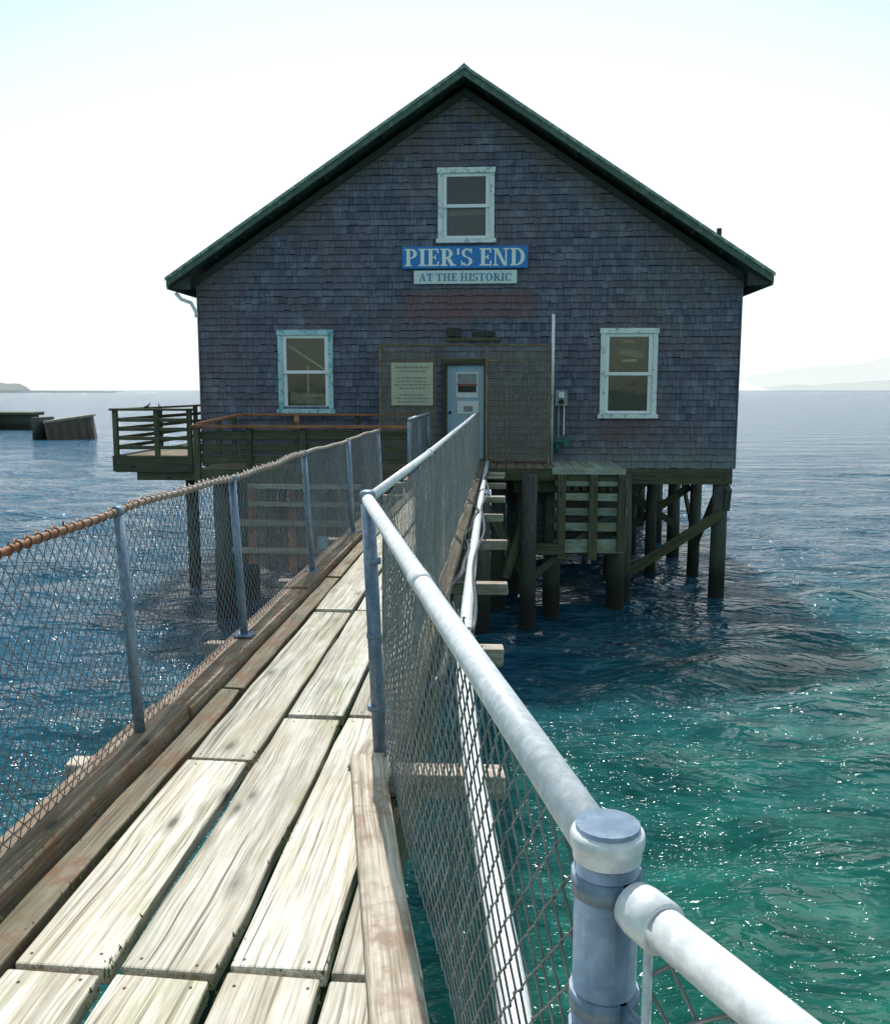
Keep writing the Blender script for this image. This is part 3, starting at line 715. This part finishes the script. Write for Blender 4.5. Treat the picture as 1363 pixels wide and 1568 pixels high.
b.b(.2,2.45,18.1,18.3,-.56,-.32,'darkwood',.01); b.b(.2,1.2,17.7,17.9,-1.75,-1.55,'darkwood',.02)
b.b(.3,2.4,18.6,18.66,-1.9,-.4,'pile',.02)
for x in(1.14,1.76,2.32): b.b(x-.06,x+.06,17.94,19.5,-1.45,-1.3,'darkwood')
b.beam((.05,17.55,-2.2),(.62,17.75,-.35),.09,.16,'darkwood'); b.beam((-.5,17.8,-.5),(.5,17.8,-2.3),.07,.16,'darkwood'); b.beam((.6,17.8,-2.2),(2.4,18.2,-.8),.07,.14,'pile')
b.done()
b=B('piles',ld,smooth=True)
for x,y,r in((.50,17.55,.15),(1.0,18.4,.17),(2.35,18.9,.18),(-.1,18.6,.15),(2.6,19.5,.16)):
    b.tube([(x+R(-.04,.04),y,-.15 if y<17.6 else -.32),(x,y,-1.6),(x+R(-.03,.03),y,WATER-2)],[r,r,r*1.2],'pile',12)
b.done()

# ------------------------------------------------------------ left platforms
lp=empty('side_deck'); b=B('platform',lp,bevel=.006)
XS=-8.5
x=XS
while x<-6.8: b.b(x,x+.18,19.4,28,.0,.05,'stainboard',.003); x+=.19
b.b(XS,-6.76,19.34,19.39,-.32,.04,'darkwood'); b.b(XS+.45,-6.76,19.42,19.6,-.5,-.33,'darkwood'); b.b(XS-.05,XS-.005,19.34,28,-.3,.04,'darkwood')
b.done()
b=B('railing',lp,bevel=.006)
for y in(19.4,22,24.6,27.6): b.b(XS-.02,XS+.08,y-.05,y+.05,-.3,1.02,'darkwood')
for x in(XS+.95,-6.82): b.b(x-.05,x+.05,19.35,19.45,.0,1.02,'darkwood')
b.b(XS-.08,-6.74,19.32,19.48,1.02,1.07,'darkwood'); b.b(XS-.08,XS+.12,19.481,28,1.02,1.07,'darkwood')
for z in(.22,.42,.62,.82):
    b.b(XS+.08,-6.87,19.38,19.42,z-.04,z+.04,'darkwood',.004)
    b.b(XS+.0,XS+.04,19.45,28,z-.04,z+.04,'darkwood')
for z in(.3,.6,1.0): b.b(XS,-6.75,27.9,28,z-.05,z+.05,'darkwood')
b.done()
b=B('piles',lp,smooth=True)
for y in(20.5,24,27.5): b.tube([(-7.2,y,-.05),(-7.2,y,WATER-2)],.14,'pile',10)
b.done()
fp=empty('boat_landing_deck'); b=B('platform',fp,bevel=.006)
XF0,XF1,YF=-5.93,-1.75,17.3
y=YF
while y<19.85: b.b(XF0,XF1,y,y+.14,-.10,-.05,'stainboard',.003); y+=.15
b.b(XF0,XF1,YF-.06,YF-.005,-.32,-.05,'darkwood',.006)
b.done()
b=B('railing',fp,bevel=.006)
for x in(XF0,-4.9,-3.85,-2.8,XF1): b.b(x-.06,x+.06,YF-.10,YF+.02,-.3,.74,'darkwood',.006)
b.b(XF0-.08,XF1+.06,YF-.14,YF+.05,.74,.80,'rustwood',.006)
for z,m in((.14,'darkwood'),(.36,'darkwood'),(.6,'darkwood')): b.b(XF0+.06,XF1-.06,YF-.03,YF+.0,z-.075,z+.075,m,.006)
for y in(18.6,19.7): b.b(XF0-.05,XF0+.05,y-.05,y+.05,-.05,.92,'darkwood')
b.beam((XF0,YF+.1,.82),(XF0+.2,19.75,.94),.14,.05,'rustwood')
b.b(XF0+.2,XF1,19.66,19.78,.90,.96,'rustwood',.005); b.b(XF0+.2,XF1,19.72,19.76,.5,.6,'darkwood',.005)
b.beam((-4.0,YF+.1,.86),(-4.5,19.6,.94),.1,.05,'rustwood')
for x in(-4.6,-3.2,-2.0): b.b(x-.04,x+.04,19.7,19.78,-.05,.9,'darkwood')
b.done()
b=B('lower_sheathing',fp,bevel=.006)
x=-5.0
while x<-2.0:
    w=R(.16,.24); b.b(x,x+w-.012,YF+.02,YF+.07,-1.95+R(-.15,.1),-.33,random.choice(['stainboard','rustwood','hullwood']),.006); x+=w
for z in(-.37,-.71): b.b(-4.9,-2.7,YF-.24,YF-.065,z-.045,z+.045,'plank',.008)
for z in(-1.1,-1.65): b.b(-5.3,-1.9,YF-.07,YF+.015,z-.06,z+.06,random.choice(['curb','rustwood']),.01)
b.b(-3.6,-3.35,YF-.085,YF-.072,-1.6,-1.35,'bluetrim'); b.b(-3.1,-3.0,YF-.085,YF-.072,-1.75,-1.4,'bluetrim')
b.done()
b=B('piles',fp,smooth=True)
for x,y in((-5.6,17.7),(-4.0,17.8),(-2.4,17.8),(-5.6,19.5),(-3.2,19.5)):
    b.tube([(x,y,-.1),(x+.02,y,-1.5),(x,y,WATER-2)],[.19,.2,.22],'pile',12)
b.done()

# ------------------------------------------------------------ birds
def bird(x,y,z,s,ang):
    b=B('cormorant_bird',None,smooth=True); d=Vector((math.cos(ang),math.sin(ang),0))
    P=Vector((x,y,z))
    def q(a,h): return P+d*a*s+Vector((0,0,h*s))
    b.tube([q(-.30,.05),q(-.2,.08),q(-.05,.12),q(.08,.17),q(.15,.24),q(.17,.32),q(.2,.37),q(.25,.375),q(.27,.37)],[.01*s,.04*s,.085*s,.085*s,.05*s,.028*s,.036*s,.03*s,.012*s],'bird',10)
    b.tube([q(.26,.372),q(.34,.365)],[.012*s,.003*s],'curb',6)
    b.tube([q(-.01,.0),q(0,.08)],.012*s,'curb',5)
    sd=Vector((-d.y,d.x,0))
    for k in(-1,1): b.tube([q(.06,.17)+sd*k*.05*s,q(-.08,.13)+sd*k*.075*s,q(-.27,.07)+sd*k*.03*s],[.03*s,.045*s,.006*s],'bird',8)
    b.done()
bird(-7.75,19.4,1.07,.30,.3); bird(-7.45,19.4,1.07,.28,2.6)
bird(5.9,12.6,WATER-.03,.6,2.8)

# ------------------------------------------------------------ water
n=640
u=np.linspace(-1,1,n)
A=8.;bb=math.asinh(9000/A); g=A*np.sinh(bb*u); sp=np.gradient(g)
gx=g+1; gy=g+10
X,Y=np.meshgrid(gx,gy,indexing='xy'); SP=np.maximum(sp[None,:],sp[:,None])
Z=np.zeros_like(X)
wd=math.radians(-75)
for i in range(70):
    lam=.5*(1.055**i)*(1+rng.uniform(-.1,.1)); 
    if lam>6: break
    for q in range(2):
        a=wd+rng.normal(0,.55); k=2*math.pi/lam; amp=.0125*lam**.55
        ph=rng.uniform(0,6.28)
        wgt=np.clip((lam/SP-2.5)/2.5,0,1)
        t=(X*math.cos(a)+Y*math.sin(a))*k+ph
        Z+=wgt*amp*(1-np.abs(np.sin(t/2))*2 +.27)*.6 if q==0 else wgt*amp*np.sin(t)*.6
V=np.stack([X,Y,Z+WATER],-1).reshape(-1,3)
ids=np.arange(n*n).reshape(n,n)
F=np.stack([ids[:-1,:-1],ids[:-1,1:],ids[1:,1:],ids[1:,:-1]],-1).reshape(-1,4)
me=bpy.data.meshes.new('water'); me.vertices.add(n*n); me.vertices.foreach_set('co',V.astype(np.float32).ravel())
me.loops.add(F.size); me.loops.foreach_set('vertex_index',F.astype(np.int32).ravel())
me.polygons.add(len(F)); me.polygons.foreach_set('loop_start',np.arange(0,F.size,4,dtype=np.int32)); me.polygons.foreach_set('loop_total',np.full(len(F),4,dtype=np.int32))
me.polygons.foreach_set('use_smooth',np.ones(len(F),dtype=bool)); me.update(calc_edges=True)
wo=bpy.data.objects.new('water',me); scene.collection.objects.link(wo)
m,nt,b=newmat('sea_water'); tc=N(nt,'ShaderNodeTexCoord').outputs['Object']
s=N(nt,'ShaderNodeSeparateXYZ'); nt.links.new(tc,s.inputs[0])
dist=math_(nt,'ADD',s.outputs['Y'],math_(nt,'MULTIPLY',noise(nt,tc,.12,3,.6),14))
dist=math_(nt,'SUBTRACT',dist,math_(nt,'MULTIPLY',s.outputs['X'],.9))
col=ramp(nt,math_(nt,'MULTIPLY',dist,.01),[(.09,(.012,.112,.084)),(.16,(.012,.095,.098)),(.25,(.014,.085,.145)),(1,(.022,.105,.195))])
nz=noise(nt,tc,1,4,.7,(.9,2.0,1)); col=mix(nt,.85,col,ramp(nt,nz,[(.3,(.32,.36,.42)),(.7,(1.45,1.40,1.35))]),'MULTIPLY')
nt.links.new(col,b.inputs['Base Color']); b.inputs['Roughness'].default_value=.13; b.inputs['IOR'].default_value=1.33
b.inputs['Specular IOR Level'].default_value=.38
# light scatters a metre or so inside sea water before it comes back out
b.subsurface_method='BURLEY'
b.inputs['Subsurface Weight'].default_value=.85; b.inputs['Subsurface Radius'].default_value=(.4,1.2,1.2); b.inputs['Subsurface Scale'].default_value=1.4
n0=noise(nt,tc,1,2,.5,(4.5,8,1),.4); n1=noise(nt,tc,1,2,.55,(2.0,4.4,1),.7); n2=noise(nt,tc,1,3,.6,(.5,1.1,1),.3); n3=noise(nt,tc,1,2,.6,(.12,.3,1))
h=math_(nt,'ADD',math_(nt,'MULTIPLY',n0,.095),math_(nt,'ADD',math_(nt,'MULTIPLY',n1,.34),math_(nt,'MULTIPLY',n2,.70)))
h=math_(nt,'ADD',h,math_(nt,'MULTIPLY',n3,1.8))
bump(nt,b,h,1.0,1.0)
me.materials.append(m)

# ------------------------------------------------------------ distant things
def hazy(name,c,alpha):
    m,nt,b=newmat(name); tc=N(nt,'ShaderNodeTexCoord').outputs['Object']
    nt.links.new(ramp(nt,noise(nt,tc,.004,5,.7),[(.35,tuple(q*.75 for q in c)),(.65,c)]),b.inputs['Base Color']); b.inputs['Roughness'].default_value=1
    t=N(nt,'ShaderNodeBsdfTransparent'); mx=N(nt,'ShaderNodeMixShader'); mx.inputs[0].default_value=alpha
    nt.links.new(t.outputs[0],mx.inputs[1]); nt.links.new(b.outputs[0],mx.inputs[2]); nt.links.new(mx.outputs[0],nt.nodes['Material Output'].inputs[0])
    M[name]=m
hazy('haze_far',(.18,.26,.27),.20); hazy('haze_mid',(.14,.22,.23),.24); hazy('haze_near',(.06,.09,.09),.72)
def hills(name,x0,x1,y,prof,m,depth=400,seed=0,amp=8):
    b=B(name,None); n=140; rg=np.random.default_rng(seed); ph=rg.uniform(0,6.3,12)
    xs_=np.linspace(x0,x1,n+1); hs=[]
    for i in range(n+1):
        t=i/n; hgt=np.interp(t,[q[0] for q in prof],[q[1] for q in prof])
        hgt+=sum(amp/(k+1)*math.sin(t*(5+7*k)*2+ph[k]) for k in range(9))*min(1,hgt/20)
        hs.append(max(hgt,0))
    for i in range(n):
        a=(xs_[i],y,WATER-1);c_=(xs_[i+1],y,WATER-1);d=(xs_[i+1],y+depth,hs[i+1]+WATER);e=(xs_[i],y+depth,hs[i]+WATER)
        b.quad([a,c_,d,e],m)
    return b.done()
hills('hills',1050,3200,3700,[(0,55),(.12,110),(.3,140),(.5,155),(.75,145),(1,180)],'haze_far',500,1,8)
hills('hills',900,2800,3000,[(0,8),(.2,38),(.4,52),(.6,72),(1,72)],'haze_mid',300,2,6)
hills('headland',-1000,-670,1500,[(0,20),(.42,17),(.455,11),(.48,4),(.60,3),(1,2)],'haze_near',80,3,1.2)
bw=empty('old_breakwater'); b=B('wall',bw,bevel=.03)
b.b(-90,-54.6,102,104,WATER-1,WATER+1.75,'pile',.1); b.b(-90,-54.2,101.5,104.5,WATER+1.7,WATER+2.05,'darkwood',.05)
for x in np.arange(-89,-55,3.1): b.tube([(x,101.2,WATER-1),(x,101.2,WATER+1.9)],.25,'pile',8)
b.done()
ba=empty('wrecked_barge'); b=B('hull',ba,bevel=.05)
AX=((.9,.38,.14),(-.35,.92,0),(-.13,-.05,.99))
b.box((-41.0,84,WATER+.75),AX,(2.1,1.6,1.15),'hullwood')
for k in range(5): b.box(Vector((-41.0,84,WATER+.75))+Vector(AX[0])*(-1.6+.8*k)-Vector(AX[1])*1.68,AX,(.09,.06,1.1),'darkwood')
b.box((-41.05,84,WATER+1.92),AX,(2.25,1.7,.12),'curb')
b.box((-43.0,82.6,WATER+.7),((.3,.95,.0),(-.95,.3,0),(0,0,1)),(1.2,.2,1.4),'pile')
b.done()

# ------------------------------------------------------------ light, world, camera
sd=Vector((-.13,.62,1)).normalized()
el=math.asin(sd.z); az=math.atan2(sd.x,sd.y)
w=bpy.data.worlds.new('World'); scene.world=w; w.use_nodes=True; nt=w.node_tree; bg=nt.nodes['Background']
sky=nt.nodes.new('ShaderNodeTexSky'); sky.sky_type='NISHITA'; sky.sun_disc=False; sky.sun_elevation=el; sky.sun_rotation=az
sky.air_density=1.0; sky.dust_density=1.0; sky.ozone_density=1.0; sky.altitude=0
tcw=N(nt,'ShaderNodeTexCoord').outputs['Generated']; sp_=N(nt,'ShaderNodeSeparateXYZ'); nt.links.new(tcw,sp_.inputs[0])
hv=N(nt,'ShaderNodeVectorMath',operation='MULTIPLY'); nt.links.new(tcw,hv.inputs[0]); hv.inputs[1].default_value=(1,1,0)
hn=N(nt,'ShaderNodeVectorMath',operation='NORMALIZE'); nt.links.new(hv.outputs[0],hn.inputs[0])
hd=N(nt,'ShaderNodeVectorMath',operation='DOT_PRODUCT'); nt.links.new(hn.outputs[0],hd.inputs[0])
ca=math.radians(-2); hd.inputs[1].default_value=(math.sin(ca),math.cos(ca),0)
val=math_(nt,'ADD',sp_.outputs['Z'],math_(nt,'MULTIPLY',math_(nt,'SUBTRACT',1,hd.outputs['Value']),.9))
hz=ramp(nt,val,[(0,(.98,)*3),(.31,(.95,)*3),(.38,(.72,)*3),(.47,(.25,)*3),(.9,(.25,)*3)])
skyc=mix(nt,1,sky.outputs[0],(1.02,1.32,1.08),'MULTIPLY')
cc=mix(nt,hz,skyc,(7.0,7.3,7.25))
nt.links.new(cc,bg.inputs[0]); bg.inputs[1].default_value=.15
ld_=bpy.data.lights.new('sun','SUN'); ld_.energy=5.0; ld_.angle=math.radians(.5); ld_.color=(1,.97,.92)
so=bpy.data.objects.new('sun',ld_); scene.collection.objects.link(so); so.rotation_euler=(-sd).to_track_quat('-Z','Y').to_euler(); so.location=(0,0,30)
cam=bpy.data.cameras.new('camera'); co=bpy.data.objects.new('camera',cam); scene.collection.objects.link(co)
cam.sensor_fit='VERTICAL'; cam.sensor_height=24; cam.sensor_width=24; cam.lens=24*1388/1568
cam.clip_start=.05; cam.clip_end=20000
co.location=(0,0,1.47); co.rotation_euler=(math.radians(90-7.67),0,math.radians(3.7))
scene.camera=co
